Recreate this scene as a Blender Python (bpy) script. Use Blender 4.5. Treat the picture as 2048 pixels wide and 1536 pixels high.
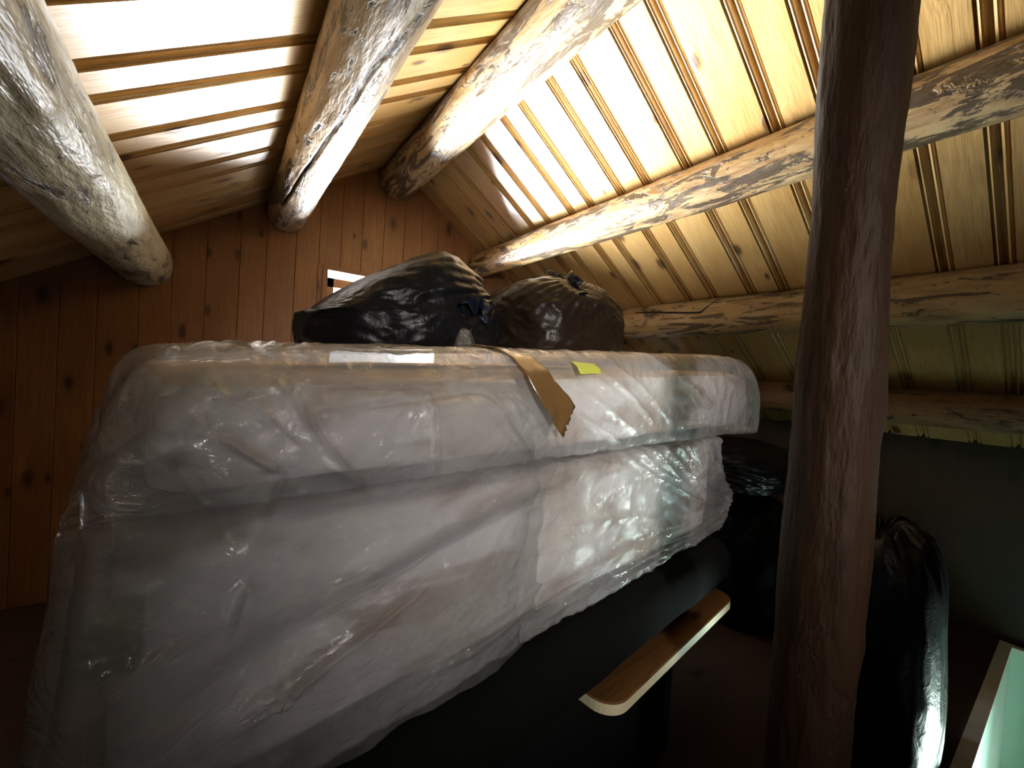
import bpy, bmesh, math, random
import numpy as np
from mathutils import Vector, Matrix, noise

for o in list(bpy.data.objects):
    bpy.data.objects.remove(o)
SC = bpy.context.scene
COL = SC.collection

# ------------------------------------------------------------------ camera
EYE = Vector((0, 0, 1.3))
cam_d = bpy.data.cameras.new('camera')
cam = bpy.data.objects.new('camera', cam_d)
COL.objects.link(cam)
right = Vector((0.81417108, -0.57705333, 0.06430319))
up = Vector((-0.03949475, 0.05545159, 0.99767995))
fwd = Vector((0.57928026, 0.8148218, -0.0223565))
m = Matrix((right, up, -fwd)).transposed().to_4x4()
m.translation = EYE
cam.matrix_world = m
cam_d.sensor_width = 36
cam_d.lens = 36 * 821.85 / 2048
cam_d.clip_start = 0.02
SC.camera = cam

# ------------------------------------------------------------------ world, light, exposure
SC.view_settings.view_transform = 'Standard'
SC.view_settings.look = 'None'
SC.view_settings.gamma = 1
SC.view_settings.use_curve_mapping = False
SC.view_settings.exposure = 0.0

world = bpy.data.worlds.new('overcast snow daylight')
SC.world = world
world.use_nodes = True
wn = world.node_tree
wn.nodes['Background'].inputs[0].default_value = (0.93, 0.97, 1.0, 1)
# bright snow below, horizon darkened to dim the far ceiling, pale sky above
_tc = wn.nodes.new('ShaderNodeTexCoord'); _sx = wn.nodes.new('ShaderNodeSeparateXYZ')
_rp = wn.nodes.new('ShaderNodeValToRGB'); _ml = wn.nodes.new('ShaderNodeMath'); _ml.operation = 'MULTIPLY'; _ml.inputs[1].default_value = 1200.0
_ad = wn.nodes.new('ShaderNodeMath'); _ad.operation = 'MULTIPLY_ADD'; _ad.inputs[1].default_value = -.5; _ad.inputs[2].default_value = .5
wn.links.new(_tc.outputs['Generated'], _sx.inputs[0]); wn.links.new(_sx.outputs[2], _ad.inputs[0]); wn.links.new(_ad.outputs[0], _rp.inputs[0])
_stops = ((.40, .03), (.50, .005), (.55, .010), (.61, .08), (.70, .68), (.80, 1.0))
_e = _rp.color_ramp.elements
while len(_e) < len(_stops): _e.new(.5)
for _i, (_p, _v) in enumerate(_stops):
    _e[_i].position = _p; _e[_i].color = (_v, _v, _v, 1)
# brightness by side is shaped to set the light on ceiling and logs
_ma = wn.nodes.new('ShaderNodeMath'); _ma.operation = 'MULTIPLY_ADD'; _ma.inputs[1].default_value = .5; _ma.inputs[2].default_value = .5
wn.links.new(_sx.outputs[0], _ma.inputs[0])
_mr = wn.nodes.new('ShaderNodeValToRGB'); wn.links.new(_ma.outputs[0], _mr.inputs[0])
_stops = ((.20, .07), (.29, .45), (.40, 1.1), (.50, .45), (.57, .09), (.65, .14), (.78, 1.0))
_e = _mr.color_ramp.elements
while len(_e) < len(_stops): _e.new(.5)
for _i, (_p, _v) in enumerate(_stops):
    _e[_i].position = _p; _e[_i].color = (_v, _v, _v, 1)
_m2 = wn.nodes.new('ShaderNodeMath'); _m2.operation = 'MULTIPLY'
wn.links.new(_rp.outputs[0], _ml.inputs[0]); wn.links.new(_ml.outputs[0], _m2.inputs[0]); wn.links.new(_mr.outputs[0], _m2.inputs[1])
wn.links.new(_m2.outputs[0], wn.nodes['Background'].inputs[1])

def area(name, loc, target, sx, sy, power, color, portal=False, spread=180):
    d = bpy.data.lights.new(name, 'AREA')
    d.shape = 'RECTANGLE'; d.size = sx; d.size_y = sy
    d.energy = power; d.color = color; d.spread = math.radians(spread)
    o = bpy.data.objects.new(name, d); COL.objects.link(o)
    o.location = loc
    o.rotation_euler = (Vector(target) - Vector(loc)).to_track_quat('-Z', 'Y').to_euler()
    if portal:
        d.cycles.is_portal = True
    return o

WX0, WX1, WZ0, WZ1 = 0.56, 1.42, 1.15, 1.921
area('gable_window_daylight', ((WX0 + WX1) / 2, 3.1, (WZ0 + WZ1) / 2), ((WX0 + WX1) / 2, 0, (WZ0 + WZ1) / 2), WX1 - WX0, WZ1 - WZ0, 1, (1, 1, 1), portal=True)
# added lights standing in for daylight up the stair opening; one aimed at mattresses
area('stairwell_stand_in_light', (2.75, -0.55, -0.95), (2.75, 0.3, -0.15), 1.1, 0.3, 2.2, (0.86, 1.0, 0.92), spread=85)
area('stairwell_added_fill', (3.2, -.9, -.8), (.6, .8, 1.15), .35, .35, 9, (0.76, 1.0, 0.90), spread=60)
# added unseen fill light behind the camera to brighten the mattress fronts
area('rear_added_fill', (-.25, -2.3, 1.76), (.86, .67, 1.33), .35, .28, 8.2, (1.0, 0.94, 0.87), spread=38)

# ------------------------------------------------------------------ helpers
def link(name, me, mat, parent=None, smooth=True):
    o = bpy.data.objects.new(name, me); COL.objects.link(o)
    if mat: me.materials.append(mat)
    if smooth:
        me.polygons.foreach_set('use_smooth', [True] * len(me.polygons))
    if parent: o.parent = parent
    return o

def tag(o, label, cat, group=None, kind=None):
    if label: o['label'] = label
    if cat: o['category'] = cat
    if group: o['group'] = group
    if kind: o['kind'] = kind
    return o

def empty(name, loc, rz=0):
    o = bpy.data.objects.new(name, None); COL.objects.link(o)
    o.location = loc; o.rotation_euler = (0, 0, rz); o.empty_display_size = .1
    return o

def mesh(name, verts, faces, uvs=None):
    me = bpy.data.meshes.new(name)
    me.from_pydata([tuple(map(float, v)) for v in verts], [], faces)
    if uvs is not None:
        l = me.uv_layers.new(name='UVMap')
        flat = []
        for f in uvs:
            for u in f: flat += [u[0], u[1]]
        l.data.foreach_set('uv', flat)
    me.update()
    return me

def grid_faces(nu, nv, wrap_u=False, wrap_v=False):
    fs = []
    for i in range(nu if wrap_u else nu - 1):
        for j in range(nv if wrap_v else nv - 1):
            a = i * nv + j; b = ((i + 1) % nu) * nv + j
            c = ((i + 1) % nu) * nv + (j + 1) % nv; d = i * nv + (j + 1) % nv
            fs.append((a, b, c, d))
    return fs

def box_mesh(name, cx, cy, cz, sx, sy, sz, bevel=0.004, seg=2):
    bm = bmesh.new()
    bmesh.ops.create_cube(bm, size=1)
    for v in bm.verts:
        v.co = Vector((cx + v.co.x * sx, cy + v.co.y * sy, cz + v.co.z * sz))
    if bevel:
        bmesh.ops.bevel(bm, geom=bm.edges[:], offset=bevel, segments=seg, affect='EDGES', profile=.5)
    me = bpy.data.meshes.new(name); bm.to_mesh(me); bm.free()
    return me

def nz(x, y, z):
    return noise.noise(Vector((x, y, z)))

def nzarr(P):
    return np.array([noise.noise(Vector(p)) for p in P])

# ------------------------------------------------------------------ materials
def newmat(name):
    m = bpy.data.materials.new(name); m.use_nodes = True
    nt = m.node_tree
    for n in list(nt.nodes): nt.nodes.remove(n)
    out = nt.nodes.new('ShaderNodeOutputMaterial')
    return m, nt, out

class N:
    def __init__(s, nt): s.nt = nt
    def n(s, t, **kw):
        n = s.nt.nodes.new(t)
        for k, v in kw.items(): setattr(n, k, v)
        return n
    def l(s, a, b): s.nt.links.new(a, b)
    def mapping(s, vec, scale=(1, 1, 1), loc=(0, 0, 0), rot=(0, 0, 0)):
        m = s.n('ShaderNodeMapping'); s.l(vec, m.inputs[0])
        m.inputs['Scale'].default_value = scale; m.inputs['Location'].default_value = loc; m.inputs['Rotation'].default_value = rot
        return m.outputs[0]
    def noise(s, vec, scale, detail=4, rough=.55, dist=0):
        t = s.n('ShaderNodeTexNoise'); s.l(vec, t.inputs['Vector'])
        t.inputs['Scale'].default_value = scale; t.inputs['Detail'].default_value = detail
        t.inputs['Roughness'].default_value = rough; t.inputs['Distortion'].default_value = dist
        return t.outputs['Fac']
    def ramp(s, fac, stops):
        r = s.n('ShaderNodeValToRGB'); s.l(fac, r.inputs[0])
        e = r.color_ramp.elements
        while len(e) < len(stops): e.new(.5)
        for i, (p, c) in enumerate(stops):
            e[i].position = p
            e[i].color = (c, c, c, 1) if isinstance(c, (int, float)) else (*c, 1)
        return r.outputs[0]
    def mix(s, fac, a, b, mode='MIX'):
        x = s.n('ShaderNodeMix', data_type='RGBA', blend_type=mode)
        for sock, v in ((x.inputs[0], fac), (x.inputs[6], a), (x.inputs[7], b)):
            if hasattr(v, 'links'): s.l(v, sock)
            elif isinstance(v, (int, float)): sock.default_value = v
            else: sock.default_value = (*v, 1)
        return x.outputs[2]
    def math(s, op, a, b=0.0):
        x = s.n('ShaderNodeMath', operation=op)
        for sock, v in ((x.inputs[0], a), (x.inputs[1], b)):
            if hasattr(v, 'links'): s.l(v, sock)
            else: sock.default_value = v
        return x.outputs[0]
    def bump(s, h, strength, dist=.01, normal=None):
        b = s.n('ShaderNodeBump'); s.l(h, b.inputs['Height'])
        b.inputs['Strength'].default_value = strength; b.inputs['Distance'].default_value = dist
        if normal: s.l(normal, b.inputs['Normal'])
        return b.outputs[0]

def board_mat(name, light, mid, dark, rough=.38, coat=.35, knots=.5, coat_rough=.22):
    """knotty softwood board: UV = (metres along the board, metres across)"""
    m, nt, out = newmat(name); k = N(nt)
    uv = k.n('ShaderNodeTexCoord').outputs['UV']
    # knots: one possible per voronoi cell, elongated along the board
    kv = k.mapping(uv, scale=(3.2, 7.0, 1))
    vo = k.n('ShaderNodeTexVoronoi', feature='F1', voronoi_dimensions='2D'); k.l(kv, vo.inputs['Vector']); vo.inputs['Scale'].default_value = 1
    vo.inputs['Randomness'].default_value = 1
    dist = vo.outputs['Distance']
    sep = k.n('ShaderNodeSeparateColor'); k.l(vo.outputs['Color'], sep.inputs[0])
    on = k.ramp(sep.outputs[0], [(knots, 0.0), (knots + .02, 1.0)])
    size = k.math('ADD', k.math('MULTIPLY', sep.outputs[1], .9), .45)
    wob = k.noise(k.mapping(uv, scale=(20, 40, 1)), 1.2, 3)
    d = k.math('ADD', k.math('DIVIDE', dist, size), k.math('MULTIPLY', k.math('SUBTRACT', wob, .5), .07))
    core = k.ramp(d, [(.05, 1.0), (.10, .75), (.13, .25), (.2, .0)])
    halo = k.ramp(d, [(.10, 1.0), (.45, 0.0)])
    # grain: rings bending round the knots
    gv = k.mapping(uv, scale=(1.6, 26, 1))
    gn = k.noise(gv, 1.0, 5, .6, .25)
    ph = k.math('ADD', k.math('MULTIPLY', gn, 34.0), k.math('MULTIPLY', k.math('MULTIPLY', halo, on), 9.0))
    ring = k.math('MULTIPLY', k.math('ADD', k.math('SINE', ph), 1.0), .5)
    big = k.noise(k.mapping(uv, scale=(.9, 2.4, 1)), 1.3, 3)
    c = k.mix(k.ramp(big, [(.35, 0.0), (.68, 1.0)]), light, mid)
    c = k.mix(k.math('MULTIPLY', ring, .5), c, mid)
    fine = k.noise(k.mapping(uv, scale=(8, 160, 1)), 1.0, 2)
    c = k.mix(k.math('MULTIPLY', k.ramp(fine, [(.5, 0.0), (.8, 1.0)]), .35), c, dark)
    c = k.mix(k.math('MULTIPLY', k.math('MULTIPLY', halo, on), .45), c, mid)
    c = k.mix(k.math('MULTIPLY', core, k.math('MULTIPLY', on, .92)), c, dark)
    b = k.n('ShaderNodeBsdfPrincipled'); k.l(c, b.inputs['Base Color'])
    b.inputs['Roughness'].default_value = rough
    b.inputs['Coat Weight'].default_value = coat; b.inputs['Coat Roughness'].default_value = coat_rough
    wav = k.noise(k.mapping(uv, scale=(2, 14, 1)), 1.5, 3)
    h = k.math('SUBTRACT', k.math('ADD', k.math('MULTIPLY', ring, .12), k.math('MULTIPLY', wav, 1.2)), k.math('MULTIPLY', k.math('MULTIPLY', core, on), .8))
    nb = k.bump(h, .35, .006)
    k.l(nb, b.inputs['Normal']); k.l(nb, b.inputs['Coat Normal'])
    k.l(b.outputs[0], out.inputs[0])
    return m

def log_mat(name, pale, gold, brown, dark, flecks=.5, rough=.5, coat=.06, axis='Y', seed=0.0):
    """peeled, varnished log: mottled inner bark left in patches, streaks along the log"""
    m, nt, out = newmat(name); k = N(nt)
    oc = k.n('ShaderNodeTexCoord').outputs['Object']
    st = (1, .22, 1) if axis == 'Y' else (1, 1, .22)
    loc = (seed, seed * 1.7, seed * .6)
    v1 = k.mapping(oc, scale=st, loc=loc)
    big = k.noise(v1, 7, 4, .6, .3)
    med = k.noise(v1, 22, 5, .65, .5)
    c = k.mix(k.ramp(big, [(.36, 0.0), (.62, 1.0)]), pale, gold)
    c = k.mix(k.math('MULTIPLY', k.ramp(med, [(.46, 0.0), (.66, 1.0)]), .75), c, brown)
    pn = k.noise(k.mapping(oc, scale=st, loc=(seed + 4, 2, 1)), 15, 7, .7, 1.0)
    lo = .60 - .09 * flecks
    patch = k.ramp(pn, [(lo, 0.0), (lo + .035, 1.0)])
    c = k.mix(k.math('MULTIPLY', patch, .85), c, dark)
    fl = k.noise(k.mapping(oc, scale=(1, .5, 1) if axis == 'Y' else (1, 1, .5), loc=loc), 60, 3, .6)
    c = k.mix(k.math('MULTIPLY', k.ramp(fl, [(.64, 0.0), (.70, 1.0)]), .8), c, dark)
    b = k.n('ShaderNodeBsdfPrincipled'); k.l(c, b.inputs['Base Color'])
    b.inputs['Roughness'].default_value = rough; b.inputs['Specular IOR Level'].default_value = .15 if axis == 'Z' else .5
    b.inputs['Coat Weight'].default_value = coat; b.inputs['Coat Roughness'].default_value = .2
    h = k.math('SUBTRACT', k.math('ADD', k.math('MULTIPLY', med, .6), k.noise(k.mapping(oc, scale=st), 45, 3)), k.math('MULTIPLY', patch, .35))
    nb = k.bump(h, .8, .008)
    k.l(nb, b.inputs['Normal']); k.l(nb, b.inputs['Coat Normal'])
    k.l(b.outputs[0], out.inputs[0])
    return m

def simple_mat(name, col, rough=.6, coat=0, bump=None, col2=None, nscale=8, spec=.5):
    m, nt, out = newmat(name); k = N(nt)
    oc = k.n('ShaderNodeTexCoord').outputs['Object']
    b = k.n('ShaderNodeBsdfPrincipled')
    nn = k.noise(oc, nscale, 5)
    k.l(k.mix(k.ramp(nn, [(.35, 0.0), (.68, 1.0)]), col, col2 or tuple(c * .8 for c in col)), b.inputs['Base Color'])
    b.inputs['Roughness'].default_value = rough; b.inputs['Coat Weight'].default_value = coat
    b.inputs['Specular IOR Level'].default_value = spec
    if bump:
        k.l(k.bump(k.noise(oc, bump[0], 5), bump[1], bump[2]), b.inputs['Normal'])
    k.l(b.outputs[0], out.inputs[0])
    return m

def bag_mat(name, base=(.006, .006, .008), rough=.3, bumps=.28):
    m, nt, out = newmat(name); k = N(nt)
    oc = k.n('ShaderNodeTexCoord').outputs['Object']
    b = k.n('ShaderNodeBsdfPrincipled')
    b.inputs['Base Color'].default_value = (*base, 1)
    b.inputs['Roughness'].default_value = rough
    b.inputs['Specular IOR Level'].default_value = .2
    n1 = k.noise(oc, 14, 6, .6, 1.2)
    r1 = k.math('ABSOLUTE', k.math('SUBTRACT', n1, .5))
    n2 = k.noise(k.mapping(oc, scale=(1, 1, .35)), 45, 4, .6, .8)
    k.l(k.bump(k.math('ADD', k.math('MULTIPLY', r1, 1.2), k.math('MULTIPLY', n2, .35)), bumps, .012), b.inputs['Normal'])
    k.l(b.outputs[0], out.inputs[0])
    return m

def plastic_mat(name, milk=.33):
    """clear polythene film: thin, a little milky, glossy, finely creased"""
    m, nt, out = newmat(name); k = N(nt)
    oc = k.n('ShaderNodeTexCoord').outputs['Object']
    n1 = k.noise(k.mapping(oc, scale=(1, 1, 1.6), rot=(0, .5, 0)), 9, 6, .62, 1.4)
    r1 = k.math('ABSOLUTE', k.math('SUBTRACT', n1, .5))
    n2 = k.noise(k.mapping(oc, scale=(.35, 1, 1.5), rot=(0, .35, 0)), 24, 4, .6, 1.0)
    nrm = k.bump(k.math('SUBTRACT', k.math('MULTIPLY', n2, .25), k.math('MULTIPLY', r1, 1.6)), .7, .010)
    tr = k.n('ShaderNodeBsdfTransparent'); tr.inputs[0].default_value = (.97, .975, .97, 1)
    df = k.n('ShaderNodeBsdfDiffuse'); df.inputs[0].default_value = (.84, .83, .86, 1); k.l(nrm, df.inputs['Normal'])
    tl = k.n('ShaderNodeBsdfTranslucent'); tl.inputs[0].default_value = (.8, .8, .8, 1)
    mk = k.n('ShaderNodeMixShader'); mk.inputs[0].default_value = .4; k.l(df.outputs[0], mk.inputs[1]); k.l(tl.outputs[0], mk.inputs[2])
    cl = k.noise(k.mapping(oc, scale=(1, 1, 1.3)), 5, 4, .6, .6)
    fac = k.math('MULTIPLY', k.ramp(cl, [(.3, .55), (.7, 1.35)]), milk)
    body = k.n('ShaderNodeMixShader'); k.l(fac, body.inputs[0]); k.l(tr.outputs[0], body.inputs[1]); k.l(mk.outputs[0], body.inputs[2])
    gl = k.n('ShaderNodeBsdfGlossy'); gl.inputs['Roughness'].default_value = .09; k.l(nrm, gl.inputs['Normal'])
    fr = k.n('ShaderNodeFresnel'); fr.inputs[0].default_value = 1.5; k.l(nrm, fr.inputs['Normal'])
    ms = k.n('ShaderNodeMixShader'); k.l(k.math('MINIMUM', k.math('MULTIPLY', fr.outputs[0], 1.3), .6), ms.inputs[0])
    k.l(body.outputs[0], ms.inputs[1]); k.l(gl.outputs[0], ms.inputs[2])
    k.l(ms.outputs[0], out.inputs[0])
    return m

def fabric_mat(name):
    """pale lilac grey ticking with tan blotches"""
    m, nt, out = newmat(name); k = N(nt)
    oc = k.n('ShaderNodeTexCoord').outputs['Object']
    n1 = k.noise(k.mapping(oc, scale=(.8, 1, 2.4), rot=(0, .65, 0)), 4.2, 4, .5, .8)
    c = k.mix(k.ramp(n1, [(.47, 0.0), (.58, 1.0)]), (.82, .78, .84), (.34, .21, .15))
    n2 = k.noise(oc, 3.0, 3)
    c = k.mix(k.ramp(n2, [(.45, 0.0), (.62, .8)]), c, (.70, .68, .66))
    b = k.n('ShaderNodeBsdfPrincipled'); k.l(c, b.inputs['Base Color']); b.inputs['Roughness'].default_value = .85
    k.l(k.bump(k.noise(oc, 25, 3), .3, .01), b.inputs['Normal'])
    k.l(b.outputs[0], out.inputs[0])
    return m

M = {}
M['ceiling'] = board_mat('varnished knotty pine ceiling', (.49, .325, .125), (.37, .21, .065), (.07, .028, .010), rough=.36, coat=.55, knots=.55, coat_rough=.25)
M['gable'] = board_mat('orange stained knotty pine wall', (.25, .12, .043), (.17, .07, .023), (.04, .014, .006), rough=.5, coat=.1, knots=.6)
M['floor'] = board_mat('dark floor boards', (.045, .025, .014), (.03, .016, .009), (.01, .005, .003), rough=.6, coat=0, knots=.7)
M['pine'] = board_mat('clear pine board', (.20, .10, .03), (.14, .06, .018), (.03, .012, .005), rough=.45, coat=.2, knots=.35)
M['log_left'] = log_mat('peeled log with greenish light in colour', (.66, .66, .50), (.48, .44, .29), (.24, .19, .10), (.06, .045, .025), flecks=.3, seed=3, rough=.38, coat=.2)  # greenish light falling on this log is put into its colours
M['log_second'] = log_mat('greyish brown peeled log', (0.475, 0.374, 0.266), (0.360, 0.252, 0.144), (0.216, 0.130, 0.065), (0.058, 0.040, 0.022), flecks=.8, seed=9)
M['log_ridge'] = log_mat('golden ridge log with bark flecks', (0.504, 0.389, 0.223), (0.403, 0.274, 0.122), (0.202, 0.115, 0.043), (0.043, 0.025, 0.014), flecks=1.1, seed=14)
M['log_fourth'] = log_mat('golden log with dark bark band', (0.490, 0.353, 0.180), (0.374, 0.223, 0.079), (0.194, 0.094, 0.032), (0.032, 0.022, 0.014), flecks=1.05, seed=21)
M['log_fifth'] = log_mat('yellow brown log', (0.418, 0.302, 0.144), (0.317, 0.202, 0.079), (0.173, 0.094, 0.036), (0.036, 0.022, 0.011), flecks=.7, seed=27)
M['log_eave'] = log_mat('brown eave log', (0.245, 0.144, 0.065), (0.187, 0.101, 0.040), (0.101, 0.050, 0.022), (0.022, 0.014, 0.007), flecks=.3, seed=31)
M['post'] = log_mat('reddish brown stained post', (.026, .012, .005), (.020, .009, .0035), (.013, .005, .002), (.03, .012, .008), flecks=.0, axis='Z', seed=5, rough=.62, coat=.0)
M['crack'] = simple_mat('dark split', (.012, .008, .005), .9)
M['bag'] = bag_mat('black refuse bag plastic')
M['bag_brown'] = bag_mat('black brown refuse bag plastic', (.016, .010, .007), .32, .26)
M['bag_blue'] = bag_mat('navy black tie plastic', (.012, .018, .035), .25, .5)
M['film'] = plastic_mat('clear polythene film')
M['film_skirt'] = plastic_mat('clear draped polythene', .17)
M['film_clear'] = plastic_mat('clear polythene scrap', .12)
M['fabric'] = fabric_mat('blotched pale ticking')
M['fabric_edge'] = simple_mat('mattress border with warm light in tan', (.50, .36, .22), .8, col2=(.42, .29, .17), bump=(40, .2, .004))  # border band; warm light on the top edge is put into its tan
M['tape'] = simple_mat('brown packing tape', (.17, .095, .035), .3, .4, bump=(30, .15, .003), col2=(.14, .075, .027))
M['sticker'] = simple_mat('yellow green label', (.55, .60, .10), .5, col2=(.45, .5, .07))
M['sticker_olive'] = simple_mat('olive label', (.20, .17, .03), .6, col2=(.13, .13, .02))
M['cushion'] = simple_mat('charcoal cushion cloth', (.005, .0055, .005), .95, bump=(60, .3, .004), spec=.1)
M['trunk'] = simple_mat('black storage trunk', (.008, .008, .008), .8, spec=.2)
M['white_trim'] = simple_mat('white painted trim', (.85, .86, .84), .4)
M['mint'] = simple_mat('pale mint painted boards', (.56, .80, .68), .5, col2=(.66, .84, .74), nscale=5)
M['sash'] = simple_mat('brown window sash', (.35, .19, .09), .5)
M['redbrown'] = simple_mat('dark red brown panel', (.10, .025, .012), .5)
M['cream'] = simple_mat('cream sawn edge', (.80, .74, .50), .55, col2=(.74, .66, .42))
def glass_mat():
    m, nt, out = newmat('clear window glass'); k = N(nt)
    tr = k.n('ShaderNodeBsdfTransparent'); gl = k.n('ShaderNodeBsdfGlossy'); gl.inputs['Roughness'].default_value = .02
    fr = k.n('ShaderNodeFresnel'); fr.inputs[0].default_value = 1.45
    ms = k.n('ShaderNodeMixShader'); k.l(fr.outputs[0], ms.inputs[0]); k.l(tr.outputs[0], ms.inputs[1]); k.l(gl.outputs[0], ms.inputs[2])
    k.l(ms.outputs[0], out.inputs[0]); return m
M['glass'] = glass_mat()

# ------------------------------------------------------------------ the room shell
YF, YB = 3.0, -2.4            # gable wall, rear wall
XL, XR = -1.4, 3.6            # knee walls
SL = .65                      # roof slope
APX, APZ = .981, 2.7777
def ceil_z(x): return APZ - SL * abs(x - APX)

def ceiling():
    P = [(0, 0), (.001, .006), (.004, .010), (.008, .004), (.013, .0005), (.018, .004), (.021, .013), (.024, .018),
         (.031, .018), (.034, .012), (.038, .004), (.043, .0005), (.048, .004), (.052, .010), (.055, .006), (.056, 0)]
    verts, faces, uvs = [], [], []
    rnd = random.Random(4)
    def slope(y_list, xe, flip):
        ys = sorted(y_list)
        prof = []                                  # (y, depth, board id)
        b = 0
        prof.append((YB, 0, b))
        for g in ys:
            if g - .028 <= YB or g + .028 >= YF: continue
            for i, (t, d) in enumerate(P):
                prof.append((g - .028 + t, d, b if i < 8 else b + 1))
            b += 1
        prof.append((YF, 0, b))
        L = math.hypot(xe - APX, SL * (xe - APX))
        nrm = Vector((-SL if xe < APX else SL, 0, 1)).normalized()
        NS = 6
        base = len(verts)
        for (y, d, _) in prof:
            for s in range(NS + 1):
                t = s / NS
                x = APX + (xe - APX) * t
                verts.append(Vector((x, y, ceil_z(x))) + nrm * d)
        offs = [rnd.uniform(0, 40) for _ in range(b + 2)]
        for i in range(len(prof) - 1):
            off = offs[prof[i][2]]
            for s in range(NS):
                a = base + i * (NS + 1) + s
                q = (a, a + 1, a + NS + 2, a + NS + 1)
                uu = [(off + L * s / NS, prof[i][0]), (off + L * (s + 1) / NS, prof[i][0]), (off + L * (s + 1) / NS, prof[i + 1][0]), (off + L * s / NS, prof[i + 1][0])]
                if flip: q = q[::-1]; uu = uu[::-1]
                faces.append(q); uvs.append(uu)
    def gl(y1, y2, per):
        r = []
        for n in range(-14, 8):
            r += [y1 + per * n, y2 + per * n]
        return [y for y in r if YB + .04 < y < YF - .03]
    slope(gl(1.345, 1.500 + .005, .3765), XR, False)     # right slope
    slope(gl(1.394, 1.548, .3820), XL, True)             # left slope
    me = mesh('ceiling', verts, faces, uvs)
    o = link('ceiling', me, M['ceiling'], smooth=False)
    tag(o, None, None, kind='structure')
    # roof deck above, closes the attic
    bm = bmesh.new()
    e = .12; rows = []
    for x in (XL - e, APX, XR + e):
        z = APZ - SL * abs(x - APX) + .03
        rows.append([bm.verts.new((x, y, z + dz)) for y in (YB - e, YF + .25) for dz in (0, .06)])
    for a, b in zip(rows[:-1], rows[1:]):
        for i, j in ((0, 1), (1, 3), (3, 2), (2, 0)):
            bm.faces.new((a[i], a[j], b[j], b[i]))
    for r in (rows[0], rows[-1]): bm.faces.new((r[0], r[1], r[3], r[2]))
    bmesh.ops.recalc_face_normals(bm, faces=bm.faces)
    rm = bpy.data.meshes.new('roof'); bm.to_mesh(rm); bm.free()
    tag(link('roof', rm, M['floor'], smooth=False), None, None, kind='structure')
    return o
ceiling_obj = ceiling()

def gable_wall(name, y, hole=None, mat='gable', flip=False):
    """vertical boards with fine v joints, shaped to the roof, optional window hole"""
    rnd = random.Random(7)
    xs = [XL]
    x = XL
    while x < XR - .05:
        x += rnd.choice([.135, .15, .16]); xs.append(min(x, XR))
    xs[-1] = XR
    verts, faces, uvs = [], [], []
    sgn = 1 if y > 0 else -1
    def quad(x0, x1, za0, za1, zb0, zb1, d0, d1, off):
        b = len(verts)
        verts.extend([(x0, y + sgn * d0, za0), (x1, y + sgn * d1, za1), (x1, y + sgn * d1, zb1), (x0, y + sgn * d0, zb0)])
        q = (b, b + 1, b + 2, b + 3); uu = [(za0 + off, x0), (za1 + off, x1), (zb1 + off, x1), (zb0 + off, x0)]
        if sgn < 0: q = q[::-1]; uu = uu[::-1]
        faces.append(q); uvs.append(uu)
    for i in range(len(xs) - 1):
        off = rnd.uniform(0, 30)
        a, b = xs[i], xs[i + 1]
        g = .003
        segs = [(a, a + g, .004, 0), (a + g, b - g, 0, 0), (b - g, b, 0, .004)]
        for (p, q, d0, d1) in segs:
            cuts = [p, q]
            for c in ([APX] + ([hole[0], hole[1]] if hole else [])):
                if p < c < q: cuts.append(c)
            cuts.sort()
            for u, v in zip(cuts[:-1], cuts[1:]):
                e0 = d0 + (d1 - d0) * (u - p) / (q - p); e1 = d0 + (d1 - d0) * (v - p) / (q - p)
                mid = (u + v) / 2
                if hole and hole[0] < mid < hole[1]:
                    quad(u, v, -.05, -.05, hole[2], hole[2], e0, e1, off)
                    quad(u, v, hole[3], hole[3], ceil_z(u) + .035, ceil_z(v) + .035, e0, e1, off)
                else:
                    quad(u, v, -.05, -.05, ceil_z(u) + .035, ceil_z(v) + .035, e0, e1, off)
    o = link(name, mesh(name, verts, faces, uvs), M[mat], smooth=False)
    return tag(o, None, None, kind='structure')
gable_wall('wall_gable', YF, (WX0, WX1, WZ0, WZ1))
gable_wall('wall_rear', YB, mat='floor')

def flat_wall(name, x, mat):
    zt = ceil_z(x) + .035; n = 36
    verts, faces, uvs = [], [], []
    rnd = random.Random(11)
    for i in range(n):
        y0 = YB + (YF - YB) * i / n; y1 = YB + (YF - YB) * (i + 1) / n
        b = len(verts); off = rnd.uniform(0, 20)
        verts += [(x, y0, -.05), (x, y1, -.05), (x, y1, zt), (x, y0, zt)]
        q = (b, b + 1, b + 2, b + 3); uu = [(off, y0), (off, y1), (off + zt, y1), (off + zt, y0)]
        if x > 0: q = q[::-1]; uu = uu[::-1]
        faces.append(q); uvs.append(uu)
    return tag(link(name, mesh(name, verts, faces, uvs), M[mat], smooth=False), None, None, kind='structure')
flat_wall('wall_left', XL, 'gable')
flat_wall('wall_right', XR, 'floor')

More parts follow.
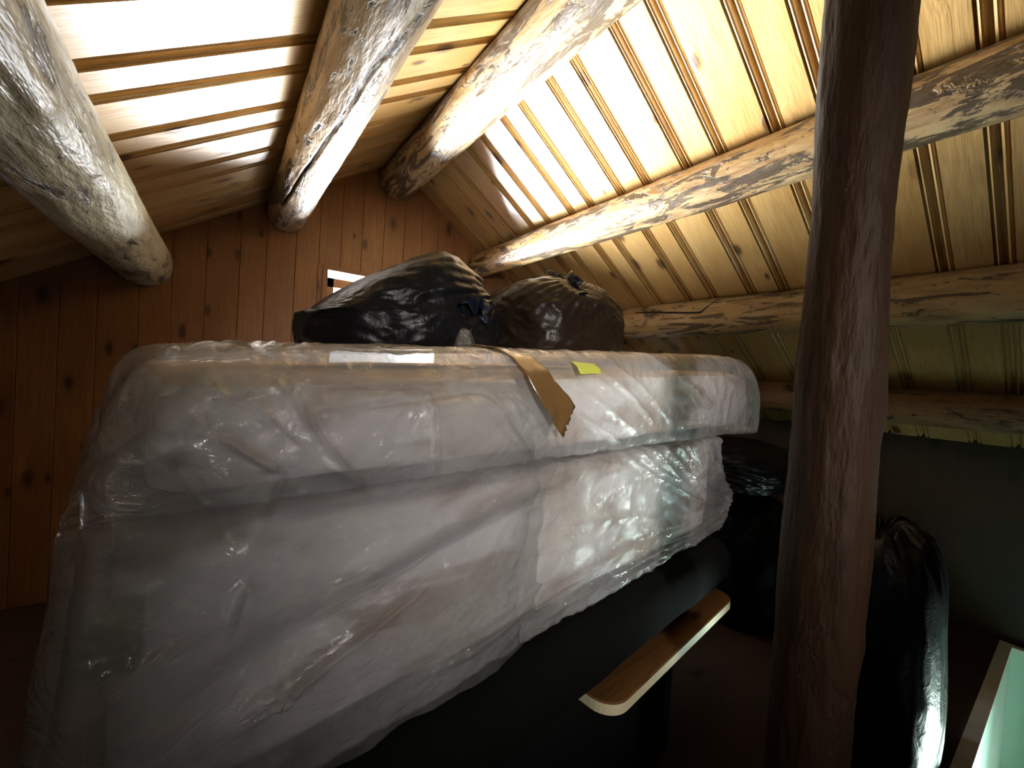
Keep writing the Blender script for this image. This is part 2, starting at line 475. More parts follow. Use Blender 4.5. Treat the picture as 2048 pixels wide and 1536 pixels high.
# floor with the stair opening
HX0, HX1, HY0, HY1 = 1.95, 3.5, -1.15, .17
def floor_():
    verts, faces, uvs = [], [], []
    xs = [XL, HX0, HX1, XR]; ys = [YB, HY0, HY1, YF + .02]
    for i in range(3):
        for j in range(3):
            if i == 1 and j == 1: continue
            b = len(verts)
            c = [(xs[i], ys[j]), (xs[i + 1], ys[j]), (xs[i + 1], ys[j + 1]), (xs[i], ys[j + 1])]
            verts.extend([(p[0], p[1], 0) for p in c]); faces.append((b, b + 1, b + 2, b + 3)); uvs.append(c)
    return tag(link('floor', mesh('floor', verts, faces, uvs), M['floor'], smooth=False), None, None, kind='structure')
floor_()
ZW = -1.3
def well():
    bm = bmesh.new()
    c = [(HX0, HY0), (HX1, HY0), (HX1, HY1), (HX0, HY1)]
    top = [bm.verts.new((x, y, 0)) for x, y in c]; bot = [bm.verts.new((x, y, ZW)) for x, y in c]
    for i in range(4):
        j = (i + 1) % 4
        bm.faces.new((top[i], top[j], bot[j], bot[i]))
    bm.faces.new(bot[::-1])
    bmesh.ops.recalc_face_normals(bm, faces=bm.faces)
    bmesh.ops.reverse_faces(bm, faces=bm.faces)
    me = bpy.data.meshes.new('wall_stairwell'); bm.to_mesh(me); bm.free()
    return tag(link('wall_stairwell', me, M['mint'], smooth=False), None, None, kind='structure')
well()
# white trim round the opening
def trim():
    bm = bmesh.new()
    def bx(x0, x1, y0, y1, z0, z1):
        r = bmesh.ops.create_cube(bm, size=1)
        for v in r['verts']:
            v.co = Vector(((x0 + x1) / 2 + v.co.x * (x1 - x0), (y0 + y1) / 2 + v.co.y * (y1 - y0), (z0 + z1) / 2 + v.co.z * (z1 - z0)))
    t = .045
    bx(HX0 - t, HX1 + t, HY1, HY1 + t, 0, .02)
    bx(HX0 - t, HX1 + t, HY0 - t, HY0, 0, .02)
    bx(HX0 - t, HX0, HY0, HY1, 0, .02)
    bx(HX1, HX1 + t, HY0, HY1, 0, .02)
    me = bpy.data.meshes.new('trim_1'); bm.to_mesh(me); bm.free()
    return tag(link('trim_1', me, M['white_trim'], smooth=False), None, None, kind='structure')
trim()
# brown framed door low on the end wall of the stairwell
dr = tag(link('door_1', box_mesh('door_1', HX1 - .015, -.14, -.60, .028, .46, 1.05, .003), M['pine'], smooth=False), None, None, kind='structure')
link('door_panel', box_mesh('door_panel', HX1 - .034, -.02, -.42, .008, .16, .42, .002), M['redbrown'], dr, False)
link('door_stile', box_mesh('door_stile', HX1 - .040, -.16, -.48, .018, .03, .60, .002), M['cream'], dr, False)

# window in the gable
def window():
    me = bpy.data.meshes.new('window_1'); bm = bmesh.new()
    def bx(x0, x1, y0, y1, z0, z1):
        r = bmesh.ops.create_cube(bm, size=1)
        for v in r['verts']:
            v.co = Vector(((x0 + x1) / 2 + v.co.x * (x1 - x0), (y0 + y1) / 2 + v.co.y * (y1 - y0), (z0 + z1) / 2 + v.co.z * (z1 - z0)))
    # jamb lining through the wall thickness
    d0, d1 = YF, YF + .13
    bx(WX0 - .02, WX0, d0, d1, WZ0 - .02, WZ1 + .02); bx(WX1, WX1 + .02, d0, d1, WZ0 - .02, WZ1 + .02)
    bx(WX0, WX1, d0, d1, WZ1, WZ1 + .02); bx(WX0, WX1, d0, d1, WZ0 - .02, WZ0)
    bm.to_mesh(me); bm.free()
    w = tag(link('window_1', me, M['sash'], smooth=False), None, None, kind='structure')
    me = bpy.data.meshes.new('window_frame'); bm = bmesh.new()
    y0, y1 = YF + .02, YF + .055
    zt = WZ1 - .045
    bx(WX0, WX0 + .045, y0, y1, WZ0, zt); bx(WX1 - .045, WX1, y0, y1, WZ0, zt)
    bx(WX0, WX1, y0, y1, zt - .06, zt); bx(WX0, WX1, y0, y1, WZ0, WZ0 + .05)
    bm.to_mesh(me); bm.free()
    fr = link('window_frame', me, M['sash'], w, False)
    link('window_pane', box_mesh('window_pane', (WX0 + WX1) / 2, YF + .037, (WZ0 + zt) / 2 - .005, WX1 - WX0 - .09, .004, zt - WZ0 - .11, 0), M['glass'], fr, False)
    t = .03
    me = bpy.data.meshes.new('trim_2'); bm = bmesh.new()
    bx(WX0 - t, WX0 - .0005, YF - .012, YF - .0005, WZ0 - t, WZ1 + t); bx(WX1 + .0005, WX1 + t, YF - .012, YF - .0005, WZ0 - t, WZ1 + t)
    bx(WX0, WX1, YF - .012, YF - .0005, WZ1 + .0005, WZ1 + t); bx(WX0, WX1, YF - .012, YF - .0005, WZ0 - t, WZ0 - .0005)
    bm.to_mesh(me); bm.free()
    tag(link('trim_2', me, M['gable'], smooth=False), None, None, kind='structure')
window()

# ------------------------------------------------------------------ logs
def log_mesh(name, r, length, seed, axis='Y', nu=96, m=240, rough=.035, knots=14, crack=None, taper=0.0, bulges=(), rfun=None):
    rnd = random.Random(seed)
    ks = [(rnd.uniform(0, 2 * math.pi), rnd.uniform(0, length), rnd.uniform(.018, .035), rnd.choice([1, 1, -.6]) * rnd.uniform(.003, .009)) for _ in range(knots)]
    verts = []
    for i in range(m + 1):
        t = i / m * length
        wx = .006 * nz(seed, t * .8, 1.3); wz = .006 * nz(seed + 5, t * .8, 7.7)
        rr = r * (1 - taper * t / length) * (1 + .03 * nz(seed + 9, t * 1.7, 0))
        for (bt, bw, ba) in bulges: rr += ba * math.exp(-((t - bt) / bw) ** 2)
        sh = 0; depth = 0
        if crack:
            for (ta, aa), (tb, ab) in zip(crack[:-1], crack[1:]):
                if min(ta, tb) <= t <= max(ta, tb):
                    q = (t - ta) / (tb - ta); sh = aa + (ab - aa) * q; depth = .016
            if depth == 0:
                e = crack[0] if abs(t - crack[0][0]) < abs(t - crack[-1][0]) else crack[-1]
                sh = e[1]
            else:
                dd = min(abs(t - crack[0][0]), abs(t - crack[-1][0])); depth *= min(1, dd / .15 + .15)
            sh += .035 * nz(seed, t * 9, 3.3)
        for j in range(nu):
            a = 2 * math.pi * j / nu + sh
            ca, sa = math.cos(a), math.sin(a)
            q = rr * (1 + rough * nz(ca * 2.2 + seed, sa * 2.2, t * 2.2) + rough * .45 * nz(ca * 7 + seed, sa * 7, t * 7))
            q += .0016 * nz(ca * 16, sa * 16 + seed, t * 26)
            for (ka, kt, kw, kh) in ks:
                dt = (t - kt)
                if abs(dt) < 3 * kw:
                    da = (a - ka + math.pi) % (2 * math.pi) - math.pi
                    q += kh * math.exp(-((da * r) ** 2 + dt * dt * .5) / kw ** 2)
            if crack and j == 0: q -= depth
            x, z = ca * q + wx, sa * q + wz
            verts.append((x, t, z) if axis == 'Y' else (x, z, t))
    faces = grid_faces(m + 1, nu, False, True)
    if axis == 'Z': faces = [f[::-1] for f in faces]
    c0 = len(verts); verts.append((0, 0, 0)); verts.append((0, length, 0) if axis == 'Y' else (0, 0, length))
    for j in range(nu):
        k = (j + 1) % nu
        faces.append((c0, k, j) if axis != 'Y' else (c0, j, k))
        faces.append((c0 + 1, m * nu + j, m * nu + k) if axis != 'Y' else (c0 + 1, m * nu + k, m * nu + j))
    me = mesh(name, verts, faces)
    if crack:
        lo, hi = min(crack[0][0], crack[-1][0]), max(crack[0][0], crack[-1][0])
        for i in range(m):
            t = (i + .5) / m * length
            if lo < t < hi: me.polygons[i * nu + nu - 1].material_index = 1
    bm = bmesh.new(); bm.from_mesh(me); bmesh.ops.recalc_face_normals(bm, faces=bm.faces); bm.to_mesh(me); bm.free()
    return me

GL = 'round log purlins under the ceiling'
R_ = math.radians
LEN = YF - YB - .01
def T(y): return y - YB - .005
logs = [
    (-.357, 1.774, .122, 'log_left', 'peeled pine log with greenish light in its colour at the left edge of the ceiling, nearest the camera', dict(knots=26, rough=.05)),
    (.2985, 2.218, .108, 'log_second', 'pine log left of the ridge with a long dark crack along its lit side', dict(knots=12, crack=[(T(.7), R_(-40)), (T(1.04), R_(-72)), (T(1.21), R_(-85)), (T(1.4), R_(-89)), (T(1.76), R_(-101)), (T(2.09), R_(-113)), (T(2.56), R_(-125))])),
    (.990, 2.638, .122, 'log_ridge', 'ridge pine log at the peak where the two ceiling slopes meet', dict(knots=14, rough=.045)),
    (1.713, 2.184, .099, 'log_fourth', 'golden log right of the ridge, dark bark band, passing high behind the post', dict(knots=16, rough=.045)),
    (2.409, 1.726, .110, 'log_fifth', 'lower yellow brown pine log emerging from behind the smaller black bag', dict(knots=10, crack=[(T(.75), R_(-168)), (T(1.36), R_(173)), (T(1.85), R_(150))])),
    (3.10, 1.268, .098, 'log_eave', 'dim lowest pine log near the foot of the right ceiling slope', dict(knots=8)),
]
for i, (x, z, r, mt, lab, kw) in enumerate(logs):
    me = log_mesh('pine_log', r, LEN, 11 + 7 * i, **kw)
    o = link('pine_log', me, M[mt]); o.location = (x, YB + .005, z)
    if 'crack' in kw: me.materials.append(M['crack'])
    tag(o, lab, 'log', GL)

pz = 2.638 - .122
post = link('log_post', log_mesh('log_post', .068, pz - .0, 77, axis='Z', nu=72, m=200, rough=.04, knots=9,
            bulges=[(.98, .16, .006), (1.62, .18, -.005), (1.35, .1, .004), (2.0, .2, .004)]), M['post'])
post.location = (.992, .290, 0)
tag(post, 'dark reddish brown upright log post in the right foreground', 'post')

# ------------------------------------------------------------------ mattresses in polythene
ANG = math.atan(.15)
def rbox(L, D, H, rc, nL, nD, nH):
    """rounded box surface, x in [0,L], y in [0,D], z in [0,H]; returns verts (np), normals, faces"""
    V = {}; vs = []; ns = []; fs = []
    X = np.linspace(0, L, nL + 1); Y = np.linspace(0, D, nD + 1); Z = np.linspace(0, H, nH + 1)
    def vid(i, j, k):
        key = (i, j, k)
        if key not in V:
            p = np.array([X[i], Y[j], Z[k]])
            lo = np.array([rc[0], rc[1], rc[2]]); hi = np.array([L, D, H]) - lo
            q = np.clip(p, lo, hi); d = (p - q) / lo
            # only pull the outer band onto the ellipsoid
            n = np.linalg.norm(d)
            if n > 1e-9:
                mx = np.max(np.abs(d)); e = d / n * mx
                P = q + e * lo; nn = e / lo; nn /= np.linalg.norm(nn)
            else: P = p; nn = np.array([0, 0, 1.])
            V[key] = len(vs); vs.append(P); ns.append(nn)
        return V[key]
    for i in range(nL):
        for k in range(nH):
            fs.append((vid(i, 0, k), vid(i + 1, 0, k), vid(i + 1, 0, k + 1), vid(i, 0, k + 1)))
            fs.append((vid(i, nD, k), vid(i, nD, k + 1), vid(i + 1, nD, k + 1), vid(i + 1, nD, k)))
    for i in range(nL):
        for j in range(nD):
            fs.append((vid(i, j, nH), vid(i + 1, j, nH), vid(i + 1, j + 1, nH), vid(i, j + 1, nH)))
            fs.append((vid(i, j, 0), vid(i, j + 1, 0), vid(i + 1, j + 1, 0), vid(i + 1, j, 0)))
    for j in range(nD):
        for k in range(nH):
            fs.append((vid(0, j, k), vid(0, j, k + 1), vid(0, j + 1, k + 1), vid(0, j + 1, k)))
            fs.append((vid(nL, j, k), vid(nL, j + 1, k), vid(nL, j + 1, k + 1), vid(nL, j, k + 1)))
    return np.array(vs), np.array(ns), fs

def seg_ridge(S, Z, a, b, amp, w, bend=0):
    """a fold crest from a to b in (s,z) on the front face, tapering to both ends"""
    ax, az = a; bx, bz = b
    dx, dz = bx - ax, bz - az; L = math.hypot(dx, dz)
    t = ((S - ax) * dx + (Z - az) * dz) / L ** 2
    nd = (-(S - ax) * dz + (Z - az) * dx) / L - bend * np.sin(np.clip(t, 0, 1) * math.pi)
    tp = np.clip(np.minimum(t, 1 - t) * 5 + .15, 0, 1) * ((t > -.03) & (t < 1.03))
    return amp * tp * np.exp(-np.abs(nd / w) ** 1.3)

FRONT_RIDGES = [  # folds in metres along / up the front of the stack
    ((-.05, 1.285), (.165, 1.135), .009, .010), ((-.02, 1.27), (.13, 1.16), -.008, .012),
    ((.034, 1.285), (.176, 1.115), .009, .007), ((.05, 1.27), (.12, 1.19), -.006, .010),
    ((-.028, 1.222), (.062, 1.166), .012, .0045), ((.062, 1.166), (.045, 1.115), .010, .0045),
    ((.264, 1.275), (.279, 1.13), .005, .005), ((.08, 1.235), (.42, 1.275), -.005, .006),
    ((-.06, 1.235), (-.04, 1.215), .008, .008), ((-.05, 1.20), (.03, 1.08), -.012, .02),
    ((.60, 1.335), (1.02, 1.16), .008, .010), ((.72, 1.32), (1.15, 1.15), .007, .010), ((.64, 1.25), (.95, 1.14), .006, .008),
    ((.62, 1.21), (.86, 1.13), .007, .007), ((.90, 1.33), (1.5, 1.17), .008, .014), ((.5, 1.22), (.62, 1.12), .006, .008),
    ((1.15, 1.35), (1.7, 1.22), .006, .016), ((.42, 1.27), (.47, 1.2), .005, .004), ((.36, 1.27), (.52, 1.12), .005, .008),
    ((.02, .985), (.03, 1.035), .006, .0035), ((.03, 1.04), (.05, 1.02), .006, .0035), ((.066, .895), (.085, .875), .006, .004),
    ((.085, .875), (.095, .9), .006, .004), ((.1, 1.0), (.75, 1.12), .012, .03), ((-.02, .93), (.5, 1.05), -.012, .04),
    ((.12, .97), (.28, 1.02), .006, .012), ((.02, .87), (.30, .98), .008, .01), ((.25, .82), (.9, .86), .008, .014),
    ((.05, 1.10), (.5, 1.10), -.008, .02),
]

def sheet_disp(S, Z, zlo, zhi, seed, fan):
    d = np.zeros_like(S)
    for a, b, am, w in FRONT_RIDGES: d += seg_ridge(S, Z, a, b, am * 1.2, w * .8)
    if fan:
        Ps, Pz = 1.66, .80
        rx, rz = Ps - S, (Z - Pz)
        dist = np.hypot(rx * .8, rz) + 1e-6
        ang = np.arctan2(rz, rx * .8)
        fall = np.exp(-((dist - .42) / .34) ** 2) * (rx > -.02)
        wob = np.array([noise.noise(Vector((a * 9, q * 2.0, seed))) for a, q in zip(ang, dist)])
        pl = np.abs(np.sin(ang * 15 + wob * 5.0)) ** .7
        d += fall * (-.017 * pl + .008)
    return d

def make_cover(name, L, D, H, rc, base, seed, parent, mat, puff=.008, fan=False, sfun=None, nL=420, nH=84, nD=50):
    vs, ns, fs = rbox(L, D, H, rc, nL, nD, nH)
    S = vs[:, 0] + base[0]; Z = vs[:, 2] + base[2]
    front = np.clip(-ns[:, 1], 0, 1)
    flat = np.abs(vs[:, 1]) < 1e-6
    front[flat] = 1
    n2 = ns.copy(); n2[flat & (np.abs(ns[:, 2]) > .99)] = (0, -1, 0)
    yy = vs[:, 1]
    low = np.array([noise.noise(Vector((a * 3.1, b * 2.0 + seed, c * 5.0))) for a, b, c in zip(S, yy, Z)])
    mid = np.array([noise.noise(Vector((a * 9 + c * 6, b * 7 + seed, c * 16 - a * 3))) for a, b, c in zip(S, yy, Z)])
    edge = np.exp(-np.minimum(np.abs(vs[:, 2]), np.abs(H - vs[:, 2])) / .035)
    crum = np.array([1 - 2 * abs(noise.noise(Vector((a * 22, b * 20 + seed, c * 30)))) for a, b, c in zip(S, yy, Z)])
    d = low * .008 + (1 - 2 * np.abs(mid)) * .0045 + crum * edge * .005 + puff * .5
    d += sheet_disp(S, Z, 0, 0, seed, fan) * front
    loc = np.exp(-((S - .03) / .09) ** 2 - ((Z - 1.315) / .03) ** 2)
    d += crum * loc * .008
    d -= np.maximum(d, 0) * np.clip(-ns[:, 2] * 3, 0, 1) * (1 - front) + (np.maximum(d - .004, 0) * np.clip(ns[:, 2] * 3, 0, 1) * (1 - front) if H > .3 else 0)
    out = vs + n2 * d[:, None]
    if sfun is not None: out = sfun(out)
    me = mesh(name, out, fs)
    o = link(name, me, mat, parent)
    return o

Y0 = .56
def stack_empty(name, z):
    # local x runs along the stack front, local y goes away from the camera
    e = empty(name, (0, Y0, z), ANG)
    return e

# lower mattress
lm = stack_empty('mattress', .752)
tag(lm, 'lower plastic wrapped mattress of the stack, shorter at its right end', 'mattress')
LOW_L, LOW_D, LOW_H = 1.69, 1.32, .366
def low_shape(P):
    P = P.copy(); s = P[:, 0]; z = P[:, 2]
    P[:, 1] -= .006 * np.sin(np.clip(z / LOW_H, 0, 1) * math.pi)
    return P
vs, ns, fs = rbox(LOW_L - .06, LOW_D - .06, LOW_H - .05, (.045, .03, .012), 80, 40, 20)
vs = low_shape(vs + np.array([-.078, .032, .022]))
vs += ns * np.array([.006 * noise.noise(Vector((p[0] * 5, p[1] * 5, p[2] * 9))) for p in vs])[:, None]
link('mattress_body', mesh('mattress_body', vs, fs), M['fabric'], lm)
def low_cover_shape(P):
    P = P + np.array([-.115, 0, 0])
    s = P[:, 0]; z = P[:, 2]
    # the loose film bellies out past the right end low down
    P[:, 0] -= .03 * np.clip(1 - (s + .12) / .3, 0, 1) * (1 - z / LOW_H)
    k = np.clip((s - 1.35) / .25, 0, 1)
    P[:, 0] += k * (.20 * np.exp(-((z - .10) / .10) ** 2))
    P[:, 1] += -.006 * np.sin(np.clip(z / LOW_H, 0, 1) * math.pi)
    return P
low_cover = make_cover('plastic_cover', LOW_L, LOW_D, LOW_H, (.045, .03, .012), (-.115, 0, .75), 3.0, lm, M['film'], fan=True, sfun=low_cover_shape)

# upper mattress
um = stack_empty('mattress', 1.125)
tag(um, 'upper plastic wrapped mattress lying on the shorter one, brown tape over its edge', 'mattress')
UP_L, UP_D, UP_H = 2.10, 1.36, .18
def up_shape(P):
    P = P.copy(); s = P[:, 0]; z = P[:, 2]
    f = np.clip(z / UP_H, 0, 1)
    P[:, 2] = z + f * (.070 * s)
    P[:, 2] -= (1 - f) * (.05 * np.clip(s - 1.62, 0, 2))          # sags a little over the shorter one
    P[:, 1] -= .006 * np.sin(f * math.pi)
    w = np.clip(1 - P[:, 1] / .12, 0, 1); P[:, 1] += .035 * w * np.clip(f, 0, 1) ** 5
    wl = np.clip(1 - (s + .1) / .25, 0, 1); P[:, 0] += .05 * wl * f ** 3
    wr = np.clip(1 - (2.0 - s) / .5, 0, 1); P[:, 0] -= .12 * wr * f ** 4; P[:, 2] -= .03 * wr ** 2 * f
    return P
vs, ns, fs = rbox(UP_L - .09, UP_D - .06, UP_H - .045, (.05, .035, .014), 90, 40, 16)
vs = up_shape(vs + np.array([-.055, .034, .012]))
vs += ns * np.array([.005 * noise.noise(Vector((p[0] * 5, p[1] * 5, p[2] * 9 + 4))) for p in vs])[:, None]
ub = link('mattress_body', mesh('mattress_body', vs, fs), M['fabric'], um)
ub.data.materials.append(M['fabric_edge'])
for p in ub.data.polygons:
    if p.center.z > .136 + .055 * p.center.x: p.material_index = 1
up_cover = make_cover('plastic_cover', UP_L, UP_D, UP_H, (.05, .035, .014), (-.095, 0, 1.125), 8.0, um, M['film'], fan=False,
                      sfun=lambda P: up_shape(P + np.array([-.095, 0, 0])), nH=64)
# tape folded over the front edge
def strip(name, pts, width, mat, parent, off=.004, torn=True, thick=.0012):
    """pts: centre line in stack coordinates (s, y, z); the strip lies across the s direction"""
    n = 40
    P = [Vector(p) for p in pts]
    seg = [0]
    for a, b in zip(P[:-1], P[1:]): seg.append(seg[-1] + (b - a).length)
    C = []
    for i in range(n + 1):
        t = seg[-1] * i / n
        for k in range(len(P) - 1):
            if t <= seg[k + 1] + 1e-9:
                q = (t - seg[k]) / (seg[k + 1] - seg[k]); C.append(P[k].lerp(P[k + 1], q)); break
    nw = 12; verts = []
    for i, c in enumerate(C):
        a = C[max(0, i - 1)]; b = C[min(n, i + 1)]
        t = (b - a).normalized()
        side = Vector((1, 0, 0)); side = (side - t * side.dot(t)).normalized()
        nr = side.cross(t).normalized()
        if nr.y > 0 and abs(nr.y) > abs(nr.z): nr = -nr
        if nr.z < 0 and abs(nr.z) >= abs(nr.y): nr = -nr
        for j in range(nw + 1):
            u = j / nw - .5
            p = c + side * (u * width) + nr * (off + .0015 * nz(i * .25, j * .6, 2))
            if torn and i == n: p += t * (.016 * nz(j * .9, 3, 9) + .010 * (-u * 2))
            verts.append(p)
    me = mesh(name, verts, grid_faces(n + 1, nw + 1))
    o = link(name, me, mat, parent)
    so = o.modifiers.new('thick', 'SOLIDIFY'); so.thickness = thick; so.offset = 0
    return o
strip('packing_tape', [(.475, .17, .2245), (.478, .10, .222), (.484, .055, .217), (.491, .022, .203), (.503, -.006, .178), (.520, -.022, .145), (.548, -.030, .118), (.580, -.030, .088)], .068, M['tape'], um, off=.009)
strip('paper_label', [(.672, .010, .203), (.672, -.004, .195), (.673, -.012, .183)], .085, M['sticker'], um, off=.0105, torn=False)
strip('paper_label', [(-.085, .010, .29), (-.085, .008, .26), (-.085, .008, .215)], .055, M['sticker_olive'], lm, off=0.0, torn=False)
# the upper film hangs down over the left part of the lower mattress
def skirt():
    nu, nv = 300, 260
    s0, s1, z0, z1 = -.150, .66, .758, 1.285
    S, Z = np.meshgrid(np.linspace(s0, s1, nu), np.linspace(z0, z1, nv), indexing='ij')
    S = S.ravel(); Z = Z.ravel()
    d = np.zeros_like(S)
    for a, b, am, w in FRONT_RIDGES: d += seg_ridge(S, Z, a, b, am * 1.5, w * .75)
    n1 = np.array([noise.noise(Vector((a * 4, 2.2, c * 5))) for a, c in zip(S, Z)])
    n2 = np.array([1 - 2 * abs(noise.noise(Vector((a * 7 + c * 9, 5.1, c * 13 - a * 5)))) for a, c in zip(S, Z)])
    n3 = np.array([1 - 2 * abs(noise.noise(Vector((a * 24, 9.1, c * 30)))) for a, c in zip(S, Z)])
    d += .008 * n1 + .004 * n2 + .0012 * n3
    y = -.022 - d
    y += .09 * np.clip((S - .42) / .24, 0, 1) ** 1.6          # tucks in to the right
    y += .05 * np.clip((Z - 1.235) / .05, 0, 1) ** 2           # and over the top edge
    e = np.clip((-.085 - S) / .065, 0, 1); y += .13 * e ** 2; S = S + .05 * e ** 2
    tl = np.clip((Z - 1.16) / .125, 0, 1) * np.clip(1 - (S + .11) / .3, 0, 1)
    S = S + .11 * tl ** 1.5; y = y + .05 * tl ** 2
    S = S - .035 * np.clip((1.12 - Z) / .36, 0, 1) * np.clip(1 - (S + .15) / .3, 0, 1)
    Z = Z + .010 * np.array([noise.noise(Vector((a * 14, 1, 1))) for a in S]) * np.clip(1 - (Z - z0) / .06, 0, 1)
    me = mesh('plastic_sheet', np.stack([S, y, Z - 1.125], 1), grid_faces(nu, nv))
    o = link('plastic_sheet', me, M['film_skirt'])
    o.location = (0, Y0, 1.125); o.rotation_euler = (0, 0, ANG)
    tag(o, 'loose clear plastic sheet hanging over the left front of both mattresses', 'plastic sheet')
skirt()
# loose corner of film standing up between the two bags
def tuft():
    rnd = random.Random(3); verts = []; n = 14
    for i in range(n):
        for j in range(6):
            a = (i / (n - 1) - .5) * 2.4; h = j / 5 * (.045 + .02 * nz(i * .8, 1, 1))
            verts.append((math.sin(a) * .022 * (1.2 - j / 6) + .01 * nz(i, j * .7, 5), .01 * nz(i * .9, j, 8) + .012 * math.cos(i * 1.7), h))
    o = link('film_tuft', mesh('film_tuft', verts, grid_faces(n, 6)), M['film_clear'], um)
    o.location = (.50, .22, .228)
tuft()

# ------------------------------------------------------------------ black bags
def bag(name, loc, rad, label, mat, seed, tie=None, flat=.55, power=2.6, group=None, pleat=.03, pf=8, shape=None, rz=0, nu=260, nv=150, neck=True, streak=False):
    """a stuffed refuse bag: rounded, flat underneath, crumpled, pleats running to the tied neck"""
    rt = empty(name, loc, rz)
    tag(rt, label, 'bag', group)
    verts = []
    td = Vector(tie).normalized() if tie else None
    if td:
        e1 = td.orthogonal().normalized(); e2 = td.cross(e1)
    for i in range(nu):
        ph = 2 * math.pi * i / nu
        for j in range(nv + 1):
            th = math.pi * j / nv
            d = Vector((math.sin(th) * math.cos(ph), math.sin(th) * math.sin(ph), math.cos(th)))
            k = (abs(d.x) ** power + abs(d.y) ** power + abs(d.z) ** power) ** (-1 / power)
            p = Vector((d.x * k, d.y * k, d.z * k))
            n0 = noise.noise(d * 1.4 + Vector((seed, 0, 0)))
            n1 = 1 - 2 * abs(noise.noise(Vector((d.x * 3.2, d.y * 3.2, d.z * 1.6 if streak else d.z * 3.2)) + Vector((0, seed, 0))))
            n2 = 1 - 2 * abs(noise.noise(Vector((d.x * 8, d.y * 8, d.z * (1.2 if streak else 8))) + Vector((0, 0, seed))))
            s = 1 + .09 * n0 + .025 * n1 + .010 * n2
            if td:
                c = max(-1, min(1, d.dot(td))); al = math.acos(c)
                az = math.atan2(d.dot(e2), d.dot(e1))
                f = math.exp(-(al / .75) ** 2)
                s += f * pleat * abs(math.sin(az * pf + 2.5 * noise.noise(Vector((az, al * 2, seed))))) * 2
                s -= (.22 if pleat > .02 else .08) * math.exp(-(al / .22) ** 2)
            p = Vector((p.x * rad[0], p.y * rad[1], p.z * rad[2])) * s
            if shape: p = shape(p)
            z = p.z
            lim = -rad[2] * flat
            if z < lim: z = lim - (lim - z) * .02
            verts.append((p.x, p.y, z - lim))
    faces = grid_faces(nu, nv + 1, True, False)
    me = mesh('bag_body', verts, faces)
    bm = bmesh.new(); bm.from_mesh(me)
    bmesh.ops.remove_doubles(bm, verts=bm.verts, dist=1e-5)
    mz = min(v.co.z for v in bm.verts)
    for v in bm.verts: v.co.z -= mz
    bmesh.ops.recalc_face_normals(bm, faces=bm.faces)
    bm.to_mesh(me); bm.free()
    link('bag_body', me, mat, rt)
    return rt

def ruffle(name, parent, loc, direction, r0, r1, h, mat, seed, n=90, m=16):
    """gathered plastic flaring out of a knot"""
    d = Vector(direction).normalized(); e1 = d.orthogonal().normalized(); e2 = d.cross(e1)
    verts = []
    for i in range(n):
        a = 2 * math.pi * i / n
        for j in range(m):
            t = j / (m - 1)
            r = (r0 + (r1 - r0) * t ** 1.5) * (1 + .38 * math.sin(a * 7 + seed) * t + .3 * noise.noise(Vector((math.cos(a) * 2, math.sin(a) * 2, seed + t))) * t)
            hh = h * t * (1 + .5 * noise.noise(Vector((math.cos(a) * 3, math.sin(a) * 3, seed)))) - .25 * h * t * t
            verts.append(Vector(loc) + d * hh + (e1 * math.cos(a) + e2 * math.sin(a)) * r)
    o = link(name, mesh(name, verts, grid_faces(n, m, True, False)), mat, parent)
    so = o.modifiers.new('thick', 'SOLIDIFY'); so.thickness = .001
    return o

TOPZ = 1.366
# large bag on the upper mattress
def shape1(p):
    # low rounded shoulder on the left, steep on the right
    k = (p.x + .27) / .34
    if p.z > 0: p.z *= max(.05, min(1, k)) ** .68
    return p
b1 = bag('refuse_bag', (.44, 1.22, TOPZ - .008), (.275, .25, .195), 'larger black refuse bag on the upper mattress, in front of the window', M['bag'], 2.3, tie=(.9, -.5, .35), flat=.42, shape=shape1, pleat=.012, pf=15)
ruffle('gathered_neck', b1, (.10, -.20, .16), (.1, -.5, -.75), .012, .045, .11, M['bag_blue'], 1.0)
# small bag
b2 = bag('refuse_bag', (1.03, 1.22, TOPZ + .025), (.265, .24, .185), 'smaller black refuse bag on the upper mattress with a gathered tied neck', M['bag_brown'], 7.1, tie=(-.05, -.75, .75), flat=.45, pleat=.014, pf=14)
ruffle('gathered_neck', b2, (-.05, -.12, .20), (-.35, -.5, .75), .012, .075, .07, M['bag'], 4.0)
for _b in (b1, b2): _b.rotation_euler.y = -.07
# bags on the floor
bag('refuse_bag', (2.02, .435, .0), (.225, .205, .51), 'tall black plastic sack standing on the floor right of the log post', M['bag'], 12.5, tie=(0, 0, 1), flat=.62, power=3.2, streak=True)
bag('refuse_bag', (1.60, -.14, .0), (.20, .20, .32), 'black bag cut by the bottom right corner of the frame', M['bag'], 15.5, tie=(0, 0, 1), flat=.62)
bag('refuse_bag', (2.62, 1.25, .0), (.34, .36, .42), 'black bag on the floor behind the mattress stack, under another bag', M['bag'], 18.5, tie=(0, 0, 1), flat=.62)
bag('refuse_bag', (2.55, 1.22, .745), (.38, .30, .17), 'black bag lying on another bag, seen between mattress ends and post', M['bag'], 21.5, tie=(-1, -.2, .2), flat=.45)

# ------------------------------------------------------------------ cushion, table, trunk under the stack
cu = empty('seat_cushion', (0, Y0, .58), ANG)
tag(cu, 'black cushion with a rounded end under the wrapped mattresses', 'cushion')
vs, ns, fs = rbox(1.72, 1.26, .168, (.12, .08, .083), 90, 50, 18)
vs = vs + np.array([-.10, -.075, 0])
vs += ns * np.array([.004 * noise.noise(Vector((p[0] * 7, p[1] * 7, p[2] * 9))) for p in vs])[:, None]
vs[:, 2] = np.clip(vs[:, 2], 0, .168)
link('cushion_body', mesh('cushion_body', vs, fs), M['cushion'], cu)

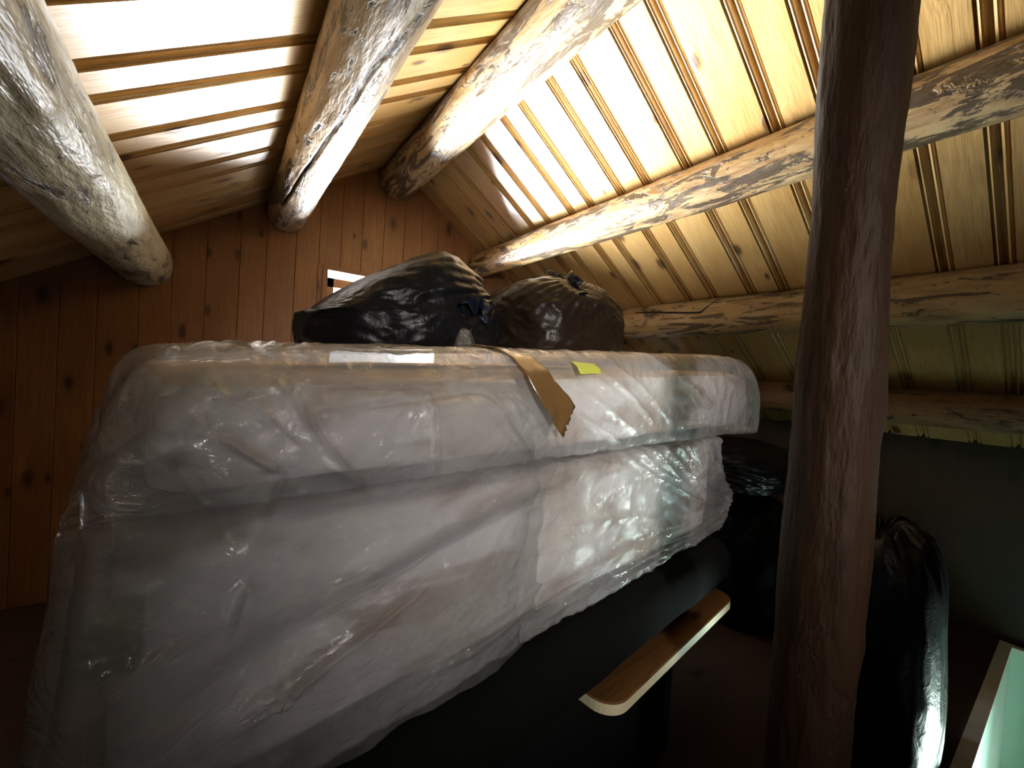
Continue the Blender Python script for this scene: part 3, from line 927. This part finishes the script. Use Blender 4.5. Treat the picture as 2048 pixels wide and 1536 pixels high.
def rounded_board(name, x0, x1, y0, y1, z0, z1, r, mat, parent, matedge=None):
    pts = []
    for cx, cy, a0 in ((x1 - r, y0 + r, -90), (x1 - r, y1 - r, 0), (x0 + r, y1 - r, 90), (x0 + r, y0 + r, 180)):
        for k in range(9):
            a = math.radians(a0 + 90 * k / 8); pts.append((cx + r * math.cos(a), cy + r * math.sin(a)))
    n = len(pts); ch = .003
    rings = []
    ccx, ccy = (x0 + x1) / 2, (y0 + y1) / 2
    def ring(z, ins): return [(ccx + (px - ccx) * (1 - ins / (x1 - x0) * 2), ccy + (py - ccy) * (1 - ins / (y1 - y0) * 2), z) for px, py in pts]
    R4 = [ring(z0, ch), ring(z0 + ch, 0), ring(z1 - ch, 0), ring(z1, ch)]
    verts = [v for q in R4 for v in q]; faces = []; uvs = []
    for a in range(3):
        for i in range(n):
            j = (i + 1) % n; f = (a * n + i, a * n + j, (a + 1) * n + j, (a + 1) * n + i)
            faces.append(f); uvs.append([(verts[k][0] * 1.0, verts[k][1] + verts[k][2]) for k in f])
    f = tuple(range(3 * n, 4 * n)); faces.append(f); uvs.append([(verts[k][0] + 3.3, verts[k][1] + .4) for k in f])
    f = tuple(range(n - 1, -1, -1)); faces.append(f); uvs.append([(verts[k][0], verts[k][1]) for k in f])
    me = mesh(name, verts, faces, uvs)
    o = link(name, me, M[mat], parent, False)
    if matedge:
        me.materials.append(M[matedge])
        for p in me.polygons:
            if abs(p.normal.z) < .3: p.material_index = 1
    return o
tb = empty('pine_board', (0, Y0, 0), ANG)
tag(tb, 'knotty pine board with rounded corners and pale sawn edge under the black cushion', 'board')
rounded_board('board_slab', .72, 1.50, -.105, 1.0, .548, .579, .06, 'pine', tb, 'cream')
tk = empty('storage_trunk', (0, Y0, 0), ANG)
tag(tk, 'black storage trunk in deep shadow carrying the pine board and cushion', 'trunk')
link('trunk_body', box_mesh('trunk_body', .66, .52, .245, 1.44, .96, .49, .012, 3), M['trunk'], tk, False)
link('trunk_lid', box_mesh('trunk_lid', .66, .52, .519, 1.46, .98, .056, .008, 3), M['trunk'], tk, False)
